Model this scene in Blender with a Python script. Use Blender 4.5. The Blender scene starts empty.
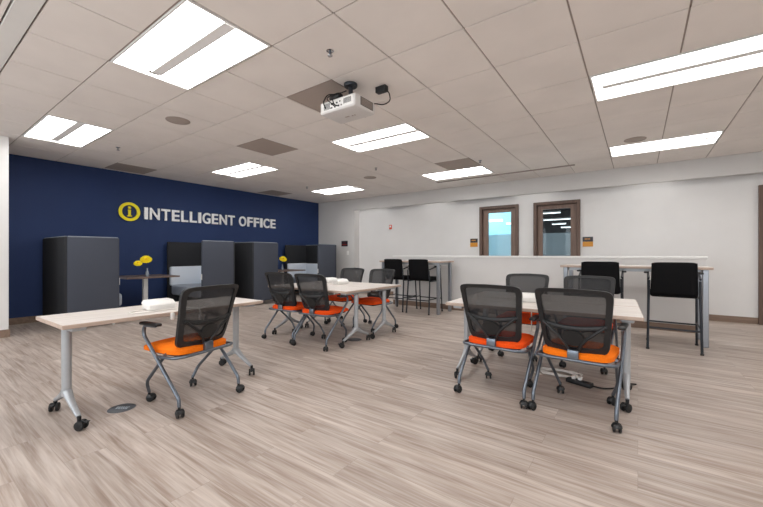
import bpy, bmesh, math, random
from mathutils import Vector, Matrix
random.seed(7)
SC = bpy.context.scene
COL = SC.collection
R = math.radians
PI = math.pi
CAM_H = 1.18                     # eye height
WORLD = 4.6
HC = 1.676                       # ceiling above the eye
ZC = CAM_H + HC                  # ceiling height

# ------------------------------------------------------------------ materials
def new_mat(name):
    m = bpy.data.materials.new(name)
    m.use_nodes = True
    nt = m.node_tree
    b = nt.nodes.get('Principled BSDF')
    return m, nt, b

def srgb(r, g, b):
    def f(c):
        c /= 255.0
        return c / 12.92 if c <= .04045 else ((c + .055) / 1.055) ** 2.4
    return (f(r), f(g), f(b), 1)

def mat(name, rgb, rough=.5, metal=0, var=.08, scale=40, bump=0, bscale=200, spec=None, sheen=0):
    """plain surface with a gentle procedural tone variation and optional fine bump"""
    m, nt, b = new_mat(name)
    N, L = nt.nodes, nt.links
    tc = N.new('ShaderNodeTexCoord')
    n = N.new('ShaderNodeTexNoise'); n.inputs['Scale'].default_value = scale
    n.inputs['Detail'].default_value = 3
    L.new(tc.outputs['Object'], n.inputs['Vector'])
    r = N.new('ShaderNodeValToRGB')
    c = srgb(*rgb)
    r.color_ramp.elements[0].position = .3; r.color_ramp.elements[1].position = .7
    r.color_ramp.elements[0].color = tuple(x * (1 - var) for x in c[:3]) + (1,)
    r.color_ramp.elements[1].color = tuple(min(1, x * (1 + var)) for x in c[:3]) + (1,)
    L.new(n.outputs['Fac'], r.inputs['Fac']); L.new(r.outputs['Color'], b.inputs['Base Color'])
    b.inputs['Roughness'].default_value = rough
    b.inputs['Metallic'].default_value = metal
    if spec is not None: b.inputs['Specular IOR Level'].default_value = spec
    if sheen: b.inputs['Sheen Weight'].default_value = sheen
    if bump:
        n2 = N.new('ShaderNodeTexNoise'); n2.inputs['Scale'].default_value = bscale
        L.new(tc.outputs['Object'], n2.inputs['Vector'])
        bp = N.new('ShaderNodeBump'); bp.inputs['Strength'].default_value = bump
        bp.inputs['Distance'].default_value = .004
        L.new(n2.outputs['Fac'], bp.inputs['Height']); L.new(bp.outputs['Normal'], b.inputs['Normal'])
    return m

def emit(name, rgb, s):
    m, nt, b = new_mat(name)
    b.inputs['Base Color'].default_value = (.9, .9, .9, 1)
    b.inputs['Emission Color'].default_value = rgb + (1,)
    b.inputs['Emission Strength'].default_value = s
    return m

def floor_material():
    m, nt, b = new_mat('vinyl_plank_floor')
    N, L = nt.nodes, nt.links
    tc = N.new('ShaderNodeTexCoord')
    br = N.new('ShaderNodeTexBrick')
    br.offset = .37; br.inputs['Scale'].default_value = 1
    br.inputs['Brick Width'].default_value = 1.32; br.inputs['Row Height'].default_value = .2
    br.inputs['Mortar Size'].default_value = .0012; br.inputs['Mortar Smooth'].default_value = .3
    br.inputs['Color1'].default_value = (0, 0, 0, 1); br.inputs['Color2'].default_value = (1, 1, 1, 1)
    br.inputs['Mortar'].default_value = (.3, .3, .3, 1)
    L.new(tc.outputs['Object'], br.inputs['Vector'])
    # per-plank offset of the grain
    sep = N.new('ShaderNodeSeparateColor'); L.new(br.outputs['Color'], sep.inputs['Color'])
    off = N.new('ShaderNodeCombineXYZ')
    mu = N.new('ShaderNodeMath'); mu.operation = 'MULTIPLY'; mu.inputs[1].default_value = 37
    L.new(sep.outputs['Red'], mu.inputs[0]); L.new(mu.outputs[0], off.inputs['Z'])
    add = N.new('ShaderNodeVectorMath'); add.operation = 'ADD'
    L.new(tc.outputs['Object'], add.inputs[0]); L.new(off.outputs[0], add.inputs[1])
    def streak(sx, sy, detail, lo, hi, dist=0.0):
        mp = N.new('ShaderNodeMapping'); mp.inputs['Scale'].default_value = (sx, sy, 1)
        L.new(add.outputs[0], mp.inputs['Vector'])
        n = N.new('ShaderNodeTexNoise'); n.inputs['Scale'].default_value = 1
        n.inputs['Detail'].default_value = detail; n.inputs['Distortion'].default_value = dist
        L.new(mp.outputs[0], n.inputs['Vector'])
        mr = N.new('ShaderNodeMapRange'); mr.inputs[1].default_value = lo; mr.inputs[2].default_value = hi
        L.new(n.outputs['Fac'], mr.inputs[0])
        return mr.outputs[0]
    a = streak(1.2, 17, 6, .3, .7, 1.0)
    c = streak(.9, 6, 4, .35, .65, .6)
    d = streak(3.5, 85, 4, .38, .66, .4)
    def mix(f, x, y, blend='MIX'):
        k = N.new('ShaderNodeMix'); k.data_type = 'RGBA'; k.blend_type = blend
        if isinstance(f, float): k.inputs[0].default_value = f
        else: L.new(f, k.inputs[0])
        for s, v in ((6, x), (7, y)):
            if isinstance(v, tuple): k.inputs[s].default_value = v
            else: L.new(v, k.inputs[s])
        return k.outputs[2]
    base = mix(a, srgb(136, 118, 105), srgb(200, 188, 179))
    base = mix(c, base, mix(.5, base, srgb(142, 123, 110)))
    dm = N.new('ShaderNodeMath'); dm.operation = 'MULTIPLY'; dm.inputs[1].default_value = .3
    L.new(d, dm.inputs[0])
    base = mix(dm.outputs[0], base, srgb(212, 205, 200))
    tone = N.new('ShaderNodeMapRange'); tone.inputs[3].default_value = .93; tone.inputs[4].default_value = 1.05
    L.new(sep.outputs['Red'], tone.inputs[0])
    tv = N.new('ShaderNodeCombineColor')
    for i in range(3): L.new(tone.outputs[0], tv.inputs[i])
    base = mix(1.0, base, tv.outputs[0], 'MULTIPLY')
    seam = N.new('ShaderNodeMath'); seam.operation = 'MULTIPLY'; seam.inputs[1].default_value = .35
    L.new(br.outputs['Fac'], seam.inputs[0])
    base = mix(seam.outputs[0], base, srgb(95, 82, 74))
    L.new(base, b.inputs['Base Color'])
    b.inputs['Roughness'].default_value = .42
    b.inputs['Specular IOR Level'].default_value = .35
    bp = N.new('ShaderNodeBump'); bp.inputs['Strength'].default_value = .12; bp.inputs['Distance'].default_value = .002
    L.new(a, bp.inputs['Height']); L.new(bp.outputs['Normal'], b.inputs['Normal'])
    return m

def wood_material(name, dark, light, sx=2, sy=45, rough=.45):
    m, nt, b = new_mat(name)
    N, L = nt.nodes, nt.links
    tc = N.new('ShaderNodeTexCoord')
    mp = N.new('ShaderNodeMapping'); mp.inputs['Scale'].default_value = (sx, sy, sy)
    L.new(tc.outputs['Object'], mp.inputs['Vector'])
    n = N.new('ShaderNodeTexNoise'); n.inputs['Scale'].default_value = 1; n.inputs['Detail'].default_value = 4
    n.inputs['Distortion'].default_value = .4
    L.new(mp.outputs[0], n.inputs['Vector'])
    r = N.new('ShaderNodeValToRGB')
    r.color_ramp.elements[0].position = .3; r.color_ramp.elements[1].position = .7
    r.color_ramp.elements[0].color = srgb(*dark); r.color_ramp.elements[1].color = srgb(*light)
    L.new(n.outputs['Fac'], r.inputs['Fac']); L.new(r.outputs['Color'], b.inputs['Base Color'])
    b.inputs['Roughness'].default_value = rough
    return m

def mesh_fabric():
    """open black knit: part see-through, part cloth"""
    m, nt, b = new_mat('chair_mesh_fabric')
    N, L = nt.nodes, nt.links
    b.inputs['Base Color'].default_value = srgb(26, 27, 30); b.inputs['Roughness'].default_value = .6
    out = N.get('Material Output')
    t = N.new('ShaderNodeBsdfTransparent')
    mx = N.new('ShaderNodeMixShader')
    tc = N.new('ShaderNodeTexCoord')
    n = N.new('ShaderNodeTexNoise'); n.inputs['Scale'].default_value = 400
    L.new(tc.outputs['Object'], n.inputs['Vector'])
    mr = N.new('ShaderNodeMapRange'); mr.inputs[3].default_value = .84; mr.inputs[4].default_value = .9
    L.new(n.outputs['Fac'], mr.inputs[0]); L.new(mr.outputs[0], mx.inputs[0])
    L.new(t.outputs[0], mx.inputs[1]); L.new(b.outputs[0], mx.inputs[2])
    L.new(mx.outputs[0], out.inputs['Surface'])
    return m

def glass_material(name, tint, frost=0.0):
    m, nt, b = new_mat(name)
    N, L = nt.nodes, nt.links
    out = N.get('Material Output')
    t = N.new('ShaderNodeBsdfTransparent'); t.inputs[0].default_value = tint
    g = N.new('ShaderNodeBsdfGlossy'); g.inputs['Roughness'].default_value = .03
    mx = N.new('ShaderNodeMixShader'); mx.inputs[0].default_value = .012
    L.new(t.outputs[0], mx.inputs[1]); L.new(g.outputs[0], mx.inputs[2])
    L.new(mx.outputs[0], out.inputs['Surface'])
    return m

def frost_material(name, rgb, dots, cover=.8):
    """privacy film: milky, breaking up into clear dots near its lower edge"""
    m, nt, b = new_mat(name)
    N, L = nt.nodes, nt.links
    out = N.get('Material Output')
    b.inputs['Base Color'].default_value = srgb(*rgb); b.inputs['Roughness'].default_value = .5
    tr = N.new('ShaderNodeBsdfTranslucent'); tr.inputs[0].default_value = srgb(*rgb)
    m1 = N.new('ShaderNodeMixShader'); m1.inputs[0].default_value = .12
    L.new(b.outputs[0], m1.inputs[1]); L.new(tr.outputs[0], m1.inputs[2])
    t = N.new('ShaderNodeBsdfTransparent')
    tc = N.new('ShaderNodeTexCoord')
    v = N.new('ShaderNodeTexVoronoi'); v.inputs['Scale'].default_value = 26; v.inputs['Randomness'].default_value = .15
    L.new(tc.outputs['Object'], v.inputs['Vector'])
    sp = N.new('ShaderNodeSeparateXYZ'); L.new(tc.outputs['Object'], sp.inputs[0])
    mr = N.new('ShaderNodeMapRange')       # dot size grows downwards
    mr.inputs[1].default_value = dots[0]; mr.inputs[2].default_value = dots[1]
    mr.inputs[3].default_value = .45; mr.inputs[4].default_value = 0
    L.new(sp.outputs['Z'], mr.inputs[0])
    gt = N.new('ShaderNodeMath'); gt.operation = 'GREATER_THAN'
    L.new(v.outputs['Distance'], gt.inputs[0]); L.new(mr.outputs[0], gt.inputs[1])
    ml = N.new('ShaderNodeMath'); ml.operation = 'MULTIPLY'; ml.inputs[1].default_value = cover
    L.new(gt.outputs[0], ml.inputs[0])
    m2 = N.new('ShaderNodeMixShader'); L.new(ml.outputs[0], m2.inputs[0])
    L.new(t.outputs[0], m2.inputs[1]); L.new(m1.outputs[0], m2.inputs[2])
    L.new(m2.outputs[0], out.inputs['Surface'])
    return m

M = dict(
    floor=floor_material(),
    grey_wall=mat('light_grey_wall_paint', (203, 201, 199), .75, var=.015, scale=3, bump=.05, bscale=300),  # white wall greyed: weaker light on header and left piece is in the colour
    white_wall=mat('white_wall_paint', (221, 220, 219), .75, var=.015, scale=3, bump=.05, bscale=300),
    navy=mat('navy_wall_paint', (26, 50, 96), .7, var=.03, scale=3, bump=.05, bscale=300),
    drywall=mat('ceiling_drywall_paint', (228, 227, 224), .8, var=.02, scale=3),
    tile=mat('mineral_ceiling_tile', (238, 232, 227), .9, var=.035, scale=2.2, bump=.25, bscale=260),
    tbar=mat('ceiling_grid_metal', (165, 152, 144), .6, var=.02),
    base=wood_material('brown_vinyl_baseboard', (118, 98, 84), (138, 116, 100), 2, 20, .5),
    door=wood_material('walnut_door_veneer', (112, 90, 78), (134, 110, 96), 40, 3, .5),
    jamb=wood_material('dark_door_jamb', (88, 68, 58), (104, 82, 70), 40, 3, .5),
    top=wood_material('pale_ash_laminate', (196, 188, 181), (228, 222, 217), 2.5, 60, .4),
    edge=wood_material('tan_edge_band', (172, 152, 138), (190, 170, 156), 3, 60, .5),
    walnut=wood_material('dark_walnut_laminate', (92, 76, 68), (120, 102, 92), 3, 40, .35),
    silver=mat('silver_paint_metal', (172, 176, 180), .35, .35, var=.03),
    legsilver=mat('satin_grey_tube', (150, 154, 160), .3, .8, var=.04),
    steel=mat('gunmetal_tube', (112, 120, 130), .3, .85, var=.05),
    whitemetal=mat('white_powder_coat', (232, 232, 230), .4, var=.02),
    black=mat('black_plastic', (20, 21, 23), .45, var=.1),
    blackgrey=mat('black_chair_shell', (24, 25, 27), .45, var=.1),
    rubber=mat('black_rubber_tread', (18, 18, 19), .6, var=.1),
    netting=mesh_fabric(),
    blackfab=mat('black_upholstery', (17, 17, 19), .9, var=.15, scale=200, bump=.4, bscale=600, spec=.15),
    blackmetal=mat('black_frame_metal', (52, 56, 62), .35, .6, var=.08),
    orange=mat('orange_upholstery', (255, 122, 18), .85, var=.12, scale=160, bump=.4, bscale=500, spec=.2),
    redorange=mat('red_orange_upholstery', (242, 82, 20), .85, var=.12, scale=160, bump=.4, bscale=500, spec=.2),
    charcoal=mat('charcoal_felt', (74, 78, 88), .95, var=.07, scale=180, bump=.3, bscale=500, spec=.1),
    charcoal2=mat('dark_charcoal_felt', (50, 51, 54), .95, var=.07, scale=180, bump=.3, bscale=500, spec=.1),
    piping=mat('grey_piping', (120, 126, 134), .8, var=.05),
    palegrey=mat('pale_grey_upholstery', (216, 224, 234), .9, var=.05, scale=150, bump=.3, bscale=500),
    midgrey=mat('mid_grey_upholstery', (160, 168, 180), .9, var=.05, scale=150, bump=.3, bscale=500),
    letter=mat('white_acrylic_letter', (248, 248, 248), .45, var=.01),
    yellow=mat('yellow_acrylic', (255, 236, 6), .45, var=.02),
    petal=mat('yellow_petal', (255, 226, 20), .7, var=.1),
    petal_eye=mat('flower_centre', (226, 176, 14), .8, var=.2),
    stem=mat('green_stem', (50, 66, 40), .6, var=.1),
    vase=mat('smoky_glass_vase', (150, 160, 170), .12, 0, var=.05),
    whiteplastic=mat('white_plastic', (232, 231, 228), .4, var=.015),
    cord=mat('white_cord', (222, 218, 212), .5, var=.03),
    vent=mat('grey_vent_perforated', (172, 159, 150), .7, 0, var=.06, scale=300),
    grille=mat('grey_speaker_grille', (172, 160, 152), .7, var=.08, scale=400),
    chrome=mat('chrome_metal', (190, 190, 192), .2, 1, var=.02),
    dark=mat('dark_recess', (30, 30, 32), .7, var=.1),
    troffer=mat('light_channel_grey', (245, 245, 245), .5, var=.02),
    lens=emit('lit_troffer_lens', (1.0, .985, .965), 9.0),
    red=mat('red_device', (205, 70, 50), .4, var=.03),
    signblack=mat('sign_black', (24, 26, 36), .4, var=.05),
    signyellow=mat('sign_amber', (206, 140, 36), .45, var=.03),
    signgold=mat('sign_gold_text', (214, 150, 60), .5, var=.03),
    signred=mat('sign_red_text', (150, 40, 30), .5, var=.03),
    disc=mat('dark_grey_floor_cover', (66, 70, 76), .45, var=.05),
    disctext=mat('pale_engraving', (170, 180, 188), .5, var=.03),
    projwhite=mat('projector_casing', (214, 212, 210), .4, var=.02),
    glass1=glass_material('clear_door_glass', (.93, .98, .99, 1)),
    film1=frost_material('pale_blue_privacy_film', (186, 222, 236), (.95, 1.2)),
    film2=frost_material('grey_privacy_film', (140, 152, 162), (.95, 1.3)),
    officeblue=mat('sky_blue_office_wall', (150, 202, 220), .8, var=.03, scale=4),
    officedark=mat('dark_office_wall', (24, 25, 28), .8, var=.03, scale=4),
    striplight=emit('lit_strip_lamp', (.95, .98, 1.0), 2.2),
)

# ------------------------------------------------------------------ mesh helpers
class MB:
    """collects shapes, then links them as ONE mesh object"""
    def __init__(s): s.bm = bmesh.new()
    def box(s, c, d, bev=0.0, seg=2, mtx=None, mi=0):
        t = bmesh.new()
        bmesh.ops.create_cube(t, size=1)
        bmesh.ops.scale(t, vec=d, verts=t.verts)
        if bev > 0:
            bmesh.ops.bevel(t, geom=t.edges[:], offset=min(bev, min(d) * .49), segments=seg, affect='EDGES', profile=.5)
        bmesh.ops.translate(t, vec=c, verts=t.verts)
        s.add(t, mtx, mi); return s
    def add(s, t, mtx=None, mi=0):
        if mtx is not None: bmesh.ops.transform(t, matrix=mtx, verts=t.verts)
        bmesh.ops.recalc_face_normals(t, faces=t.faces)
        for f in t.faces: f.material_index = mi
        me = bpy.data.meshes.new('tmp'); t.to_mesh(me); t.free()
        n0 = len(s.bm.faces)
        s.bm.from_mesh(me); bpy.data.meshes.remove(me)
        s.bm.faces.ensure_lookup_table()
        for f in s.bm.faces[n0:]: f.material_index = mi
    def cyl(s, a, b, r, r2=None, seg=20, bev=0, mi=0):
        a, b = Vector(a), Vector(b); r2 = r if r2 is None else r2
        t = bmesh.new(); d = b - a
        bmesh.ops.create_cone(t, cap_ends=True, segments=seg, radius1=r, radius2=r2, depth=d.length)
        if bev:
            es = [e for e in t.edges if len(e.link_faces) == 2 and any(len(f.verts) > 4 for f in e.link_faces)]
            bmesh.ops.bevel(t, geom=es, offset=bev, segments=2, affect='EDGES', profile=.5)
        q = Vector((0, 0, 1)).rotation_difference(d.normalized()).to_matrix().to_4x4()
        s.add(t, Matrix.Translation((a + b) / 2) @ q, mi); return s
    def lathe(s, prof, c=(0, 0, 0), seg=24, mi=0, mtx=None):
        t = bmesh.new(); rings = []
        for r, z in prof:
            if r < 1e-5: rings.append([t.verts.new((0, 0, z))])
            else: rings.append([t.verts.new((r * math.cos(2 * PI * k / seg), r * math.sin(2 * PI * k / seg), z)) for k in range(seg)])
        for A, B in zip(rings, rings[1:]):
            for k in range(seg):
                k2 = (k + 1) % seg
                if len(A) == 1 and len(B) == 1: continue
                if len(A) == 1: t.faces.new((A[0], B[k], B[k2]))
                elif len(B) == 1: t.faces.new((A[k], B[0], A[k2]))
                else: t.faces.new((A[k], B[k], B[k2], A[k2]))
        if mtx is None: mtx = Matrix.Translation(c)
        s.add(t, mtx, mi); return s
    def tube(s, pts, r, seg=10, fillet=.0, closed=False, flat=1.0, mi=0, radii=None):
        P = [Vector(p) for p in pts]
        if fillet > 0 and not closed:
            Q = [P[0]]
            for i in range(1, len(P) - 1):
                a, b, c = P[i - 1], P[i], P[i + 1]
                f = min(fillet, (a - b).length * .45, (c - b).length * .45)
                p, q = b + (a - b).normalized() * f, b + (c - b).normalized() * f
                for k in range(6):
                    u = k / 5
                    Q.append(p * (1 - u) ** 2 + b * 2 * u * (1 - u) + q * u * u)
            Q.append(P[-1]); P = Q
        n = len(P); t = bmesh.new(); rings = []
        T = []
        for i in range(n):
            if closed: d = P[(i + 1) % n] - P[i - 1]
            else: d = P[min(i + 1, n - 1)] - P[max(i - 1, 0)]
            T.append(d.normalized())
        up = Vector((0, 0, 1)) if abs(T[0].z) < .9 else Vector((0, 1, 0))
        nrm = (up - T[0] * up.dot(T[0])).normalized()
        for i in range(n):
            if i: nrm = (nrm - T[i] * nrm.dot(T[i])).normalized()
            bn = T[i].cross(nrm)
            ri = r if radii is None else radii[i]
            rings.append([t.verts.new(P[i] + nrm * math.cos(2 * PI * k / seg) * ri * flat + bn * math.sin(2 * PI * k / seg) * ri) for k in range(seg)])
        pairs = list(zip(rings, rings[1:])) + ([(rings[-1], rings[0])] if closed else [])
        for A, B in pairs:
            for k in range(seg): t.faces.new((A[k], A[(k + 1) % seg], B[(k + 1) % seg], B[k]))
        if not closed: t.faces.new(rings[0]); t.faces.new(rings[-1])
        s.add(t, None, mi); return s
    def prism(s, poly, y0, y1, axis='y', mi=0, bev=0):
        """extrude a 2D outline; axis names the extrusion direction"""
        t = bmesh.new()
        f = {'y': lambda a, b, e: (a, e, b), 'x': lambda a, b, e: (e, a, b), 'z': lambda a, b, e: (a, b, e)}[axis]
        A = [t.verts.new(f(a, b, y0)) for a, b in poly]; B = [t.verts.new(f(a, b, y1)) for a, b in poly]
        t.faces.new(A); t.faces.new(B[::-1])
        n = len(poly)
        for k in range(n): t.faces.new((A[k], A[(k + 1) % n], B[(k + 1) % n], B[k]))
        if bev:
            bmesh.ops.recalc_face_normals(t, faces=t.faces)
            bmesh.ops.bevel(t, geom=[e for e in t.edges], offset=bev, segments=2, affect='EDGES', profile=.5)
        s.add(t, None, mi); return s
    def quad(s, vs, mi=0):
        f = s.bm.faces.new([s.bm.verts.new(v) for v in vs]); f.material_index = mi; return s
    def build(s, name, m, parent=None, smooth=True, loc=None):
        me = bpy.data.meshes.new(name)
        s.bm.to_mesh(me); s.bm.free()
        for x in (m if isinstance(m, (list, tuple)) else [m]): me.materials.append(x)
        if smooth:
            me.polygons.foreach_set('use_smooth', [True] * len(me.polygons))
            me.set_sharp_from_angle(angle=R(40))
        o = bpy.data.objects.new(name, me); COL.objects.link(o)
        if parent is not None: o.parent = parent
        if loc is not None: o.location = loc
        return o

def tag(o, label=None, cat=None, group=None, kind=None):
    if label: o['label'] = label
    if cat: o['category'] = cat
    if group: o['group'] = group
    if kind: o['kind'] = kind
    return o
def thing(name, label, cat, loc=(0, 0, 0), rz=0, group=None):
    o = bpy.data.objects.new(name, None); COL.objects.link(o)
    o.empty_display_size = .1
    o.location = loc; o.rotation_euler = (0, 0, rz)
    return tag(o, label, cat, group)
def struct(o): o['kind'] = 'structure'; return o
def children(o): return [c for c in bpy.data.objects if c.parent == o]
def copy_tree(o, parent=None):
    c = o.copy(); COL.objects.link(c); c.parent = parent
    for ch in children(o): copy_tree(ch, c)
    return c
def copy_thing(o, label, loc, rz=0, group=None):
    c = copy_tree(o); c.location = loc; c.rotation_euler = (0, 0, rz)
    tag(c, label, None, group); return c
def set_mat(root, old, new):
    """recolour one copied thing: parts using `old` get an own mesh with `new`"""
    for ch in children(root):
        if ch.type == 'MESH' and any(m == old for m in ch.data.materials):
            ch.data = ch.data.copy()
            for i, m in enumerate(ch.data.materials):
                if m == old: ch.data.materials[i] = new
        set_mat(ch, old, new)

# ------------------------------------------------------------------ the room
XL, XR, YN, YS, YF = -8.52, 4.6, -3.2, 8.35, 8.60     # left wall, right wall, near wall, header plane, far wall
struct(MB().box(((XL + XR) / 2, 3.4, -.06), (XR - XL + .6, 16.0, .12)).build('floor', M['floor'], smooth=False))
struct(MB().box((XL - .06, (YN + YS) / 2 + .1, ZC / 2), (.12, YS - YN + .5, ZC + .4)).build('wall_left', M['navy'], smooth=False))
struct(MB().box((XL + 1.21 / 2, (YN + 1.06) / 2, ZC / 2), (1.21, 1.06 - YN, ZC + .4), .006).build('wall_near_left', M['white_wall'], smooth=False))
struct(MB().box((XR + .06, 2.8, ZC / 2), (.12, 12.2, ZC + .4)).build('wall_right', M['white_wall'], smooth=False))
WINS = [(-6.6, -3.9), (-3.1, -.4), (.4, 3.1)]     # unseen windows added behind the camera to brighten room and ceiling
WZ = (.75, 2.6)
wn = MB()
xs = [XL - .12] + [v for a in WINS for v in a] + [XR + .12]
for a, b in zip(xs[0::2], xs[1::2]): wn.box(((a + b) / 2, YN - .06, ZC / 2), (b - a, .12, ZC))
for a, b in WINS:
    wn.box(((a + b) / 2, YN - .06, WZ[0] / 2), (b - a, .12, WZ[0]))
    wn.box(((a + b) / 2, YN - .06, (WZ[1] + ZC) / 2), (b - a, .12, ZC - WZ[1]))
wn.box(((XL + XR) / 2, YN - .06, ZC + .1), (XR - XL + .24, .12, .2))
struct(wn.build('wall_near', M['white_wall'], smooth=False))
for k, (a, b) in enumerate(WINS):
    f = MB()
    for x in (a + .03, (a + b) / 2, b - .03): f.box((x, YN - .06, sum(WZ) / 2), (.06, .08, WZ[1] - WZ[0]), .004)
    for z in (WZ[0] + .03, WZ[1] - .03): f.box(((a + b) / 2, YN - .06, z), (b - a, .079, .06), .004)
    o = struct(f.build('window_%d' % (k + 1), M['whitemetal'], smooth=False))
    l = bpy.data.lights.new('window_portal', 'AREA'); l.shape = 'RECTANGLE'; l.size = b - a; l.size_y = WZ[1] - WZ[0]
    l.cycles.is_portal = True
    p = bpy.data.objects.new('window_portal_lamp', l); COL.objects.link(p)
    p.location = ((a + b) / 2, YN - .13, sum(WZ) / 2); p.rotation_euler = (R(90), 0, 0)
# far side: short full-height piece, header, and the recessed wall with the doors
XREC = -7.0
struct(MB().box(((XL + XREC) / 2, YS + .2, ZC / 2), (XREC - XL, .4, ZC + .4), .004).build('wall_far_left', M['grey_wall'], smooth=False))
HB = CAM_H + 1.335
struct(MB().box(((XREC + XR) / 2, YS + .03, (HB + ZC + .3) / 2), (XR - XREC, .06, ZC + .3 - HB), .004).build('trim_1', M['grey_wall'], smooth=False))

DOORS = [(-3.17, -2.245), (-1.915, -.986), (1.65, 2.58)]
DZ = 2.34
wf = MB()
xs = [XREC] + [v for d in DOORS for v in d] + [XR]
for a, b in zip(xs[0::2], xs[1::2]):
    wf.box(((a + b) / 2, YF + .06, ZC / 2 + .15), (b - a, .12, ZC + .3))
for a, b in DOORS:
    wf.box(((a + b) / 2, YF + .06, (DZ + ZC + .3) / 2), (b - a, .12, ZC + .3 - DZ))
struct(wf.build('wall_far', M['white_wall'], smooth=False))
# ceiling of the light slot behind the header
struct(MB().box(((XREC + XR) / 2, YF - .03, ZC + .33), (XR - XREC, .5, .06)).build('ceiling_slot', M['drywall'], smooth=False))

# low wall with cap
HWX0, HWX1 = -4.72, .82
struct(MB().box(((HWX0 + HWX1) / 2, 7.15, .555), (HWX1 - HWX0, .14, 1.11), .003).build('wall_half', M['white_wall'], smooth=False))
struct(MB().box(((HWX0 + HWX1) / 2, 7.15, 1.13), (HWX1 - HWX0 + .03, .18, .04), .006).build('trim_2', M['whitemetal'], smooth=False))
def baseboard(name, a, b, side):
    a, b = Vector(a), Vector(b); d = b - a
    n = Vector((-d.y, d.x)).normalized() * side
    c = (a + b) / 2 + n * .006
    mb = MB()
    ang = math.atan2(d.y, d.x)
    mb.box((0, 0, .055), (d.length, .012, .11), .003, mtx=Matrix.Translation((c.x, c.y, 0)) @ Matrix.Rotation(ang, 4, 'Z'))
    struct(mb.build(name, M['base'], smooth=False))
baseboard('baseboard_left', (XL, 1.06), (XL, YS), -1)
baseboard('baseboard_near_left', (XL + 1.21, YN), (XL + 1.21, 1.06 + .012), -1)
baseboard('baseboard_far_left', (XL, YS), (XREC, YS), -1)
baseboard('baseboard_far', (DOORS[1][1], YF), (DOORS[2][0], YF), -1)
baseboard('baseboard_far_middle', (XREC, YF), (DOORS[0][0], YF), -1)
baseboard('baseboard_half_wall', (HWX0, 7.08), (HWX1, 7.08), -1)

# doors
def door(n, x0, x1, film, glass_x):
    w = x1 - x0
    j = MB()
    for x in (x0 + .035, x1 - .035): j.box((x, YF + .035, DZ / 2), (.07, .17, DZ), .006)
    j.box(((x0 + x1) / 2, YF + .035, DZ - .035), (w - .14, .169, .07), .006)
    fr = struct(j.build('trim_%d' % (n + 2), M['jamb'], smooth=False))
    gx0, gx1 = x0 + glass_x[0], x1 - glass_x[1]; gz0, gz1 = .25, CAM_H + 1.0
    yd = YF + .055
    d = MB()
    d.box(((x0 + .072 + gx0) / 2, yd, (DZ - .07) / 2), (gx0 - x0 - .072, .045, DZ - .075), .003)
    d.box(((x1 - .072 + gx1) / 2, yd, (DZ - .07) / 2), (x1 - .072 - gx1, .045, DZ - .075), .003)
    d.box(((gx0 + gx1) / 2, yd, (gz1 + DZ - .072) / 2), (gx1 - gx0, .045, DZ - .072 - gz1), .003)
    d.box(((gx0 + gx1) / 2, yd, gz0 / 2 + .003), (gx1 - gx0, .045, gz0 - .006), .003)
    o = struct(d.build('door_%d' % n, M['door'], smooth=False))
    MB().box(((gx0 + gx1) / 2, yd, (gz0 + gz1) / 2), (gx1 - gx0, .008, gz1 - gz0)).build('glass_pane', M['glass1'], o, smooth=False)
    zf = CAM_H + .47
    MB().box(((gx0 + gx1) / 2, yd + .008, (gz0 + zf) / 2), (gx1 - gx0, .002, zf - gz0)).build('privacy_film', M[film], o, smooth=False)
    h = MB()
    h.cyl((x1 - .14, yd - .02, 1.0), (x1 - .14, yd - .07, 1.0), .012, seg=12)
    h.cyl((x1 - .14, yd - .066, 1.0), (x1 - .26, yd - .066, 1.0), .01, seg=12)
    h.build('door_handle', M['chrome'], o)
    return o
door(1, *DOORS[0], 'film1', (.20, .185))
door(2, *DOORS[1], 'film2', (.18, .19))
# third door, solid, only its edge is in view
x0, x1 = DOORS[2]
j = MB()
for x in (x0 + .035, x1 - .035): j.box((x, YF + .035, DZ / 2), (.07, .17, DZ), .006)
j.box(((x0 + x1) / 2, YF + .035, DZ - .035), (x1 - x0 - .14, .169, .07), .006)
struct(j.build('trim_5', M['jamb'], smooth=False))
d3 = struct(MB().box(((x0 + x1) / 2, YF + .055, (DZ - .07) / 2), (x1 - x0 - .145, .045, DZ - .075), .003).build('door_3', M['door'], smooth=False))
MB().cyl((x0 + .16, YF - .02, 1.0), (x0 + .28, YF - .02, 1.0), .01, seg=12).cyl((x0 + .16, YF + .035, 1.0), (x0 + .16, YF - .02, 1.0), .012, seg=12).build('door_handle', M['chrome'], d3)

# offices behind the glazed doors
y0 = YF + .125
def room(nm, m, boxes):
    mb = MB()
    for (xa, xb, ya, yb, za, zb) in boxes: mb.box(((xa + xb) / 2, (ya + yb) / 2, (za + zb) / 2), (xb - xa, yb - ya, zb - za))
    struct(mb.build(nm, m, smooth=False))
room('wall_office_left', M['officeblue'], [(-4.7, -2.25, 10.4, 10.45, 0, 2.9), (-4.7, -4.6, y0, 10.4, 0, 2.9), (-2.25, -2.2, y0, 10.4, 0, 2.9), (-4.7, -2.2, y0, 10.45, 2.9, 3.0)])
room('wall_office_right', M['officedark'], [(-3.3, .7, 14.2, 14.3, 0, 2.9), (-3.3, -3.2, 10.5, 14.2, 0, 2.9), (-3.2, -2.14, 10.46, 10.52, 0, 2.9), (-2.19, -2.14, y0, 10.46, 0, 2.9),
      (.6, .7, y0, 14.2, 0, 2.9), (-3.3, .7, y0 + .0, 14.3, 3.01, 3.1)])

# ------------------------------------------------------------------ ceiling
SX, SY = .4 * HC, .4085 * HC
GX0, GY0 = -.227 * HC, .684 * HC
gx = lambda i: GX0 + SX * i
gy = lambda j: GY0 + SY * j
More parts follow.
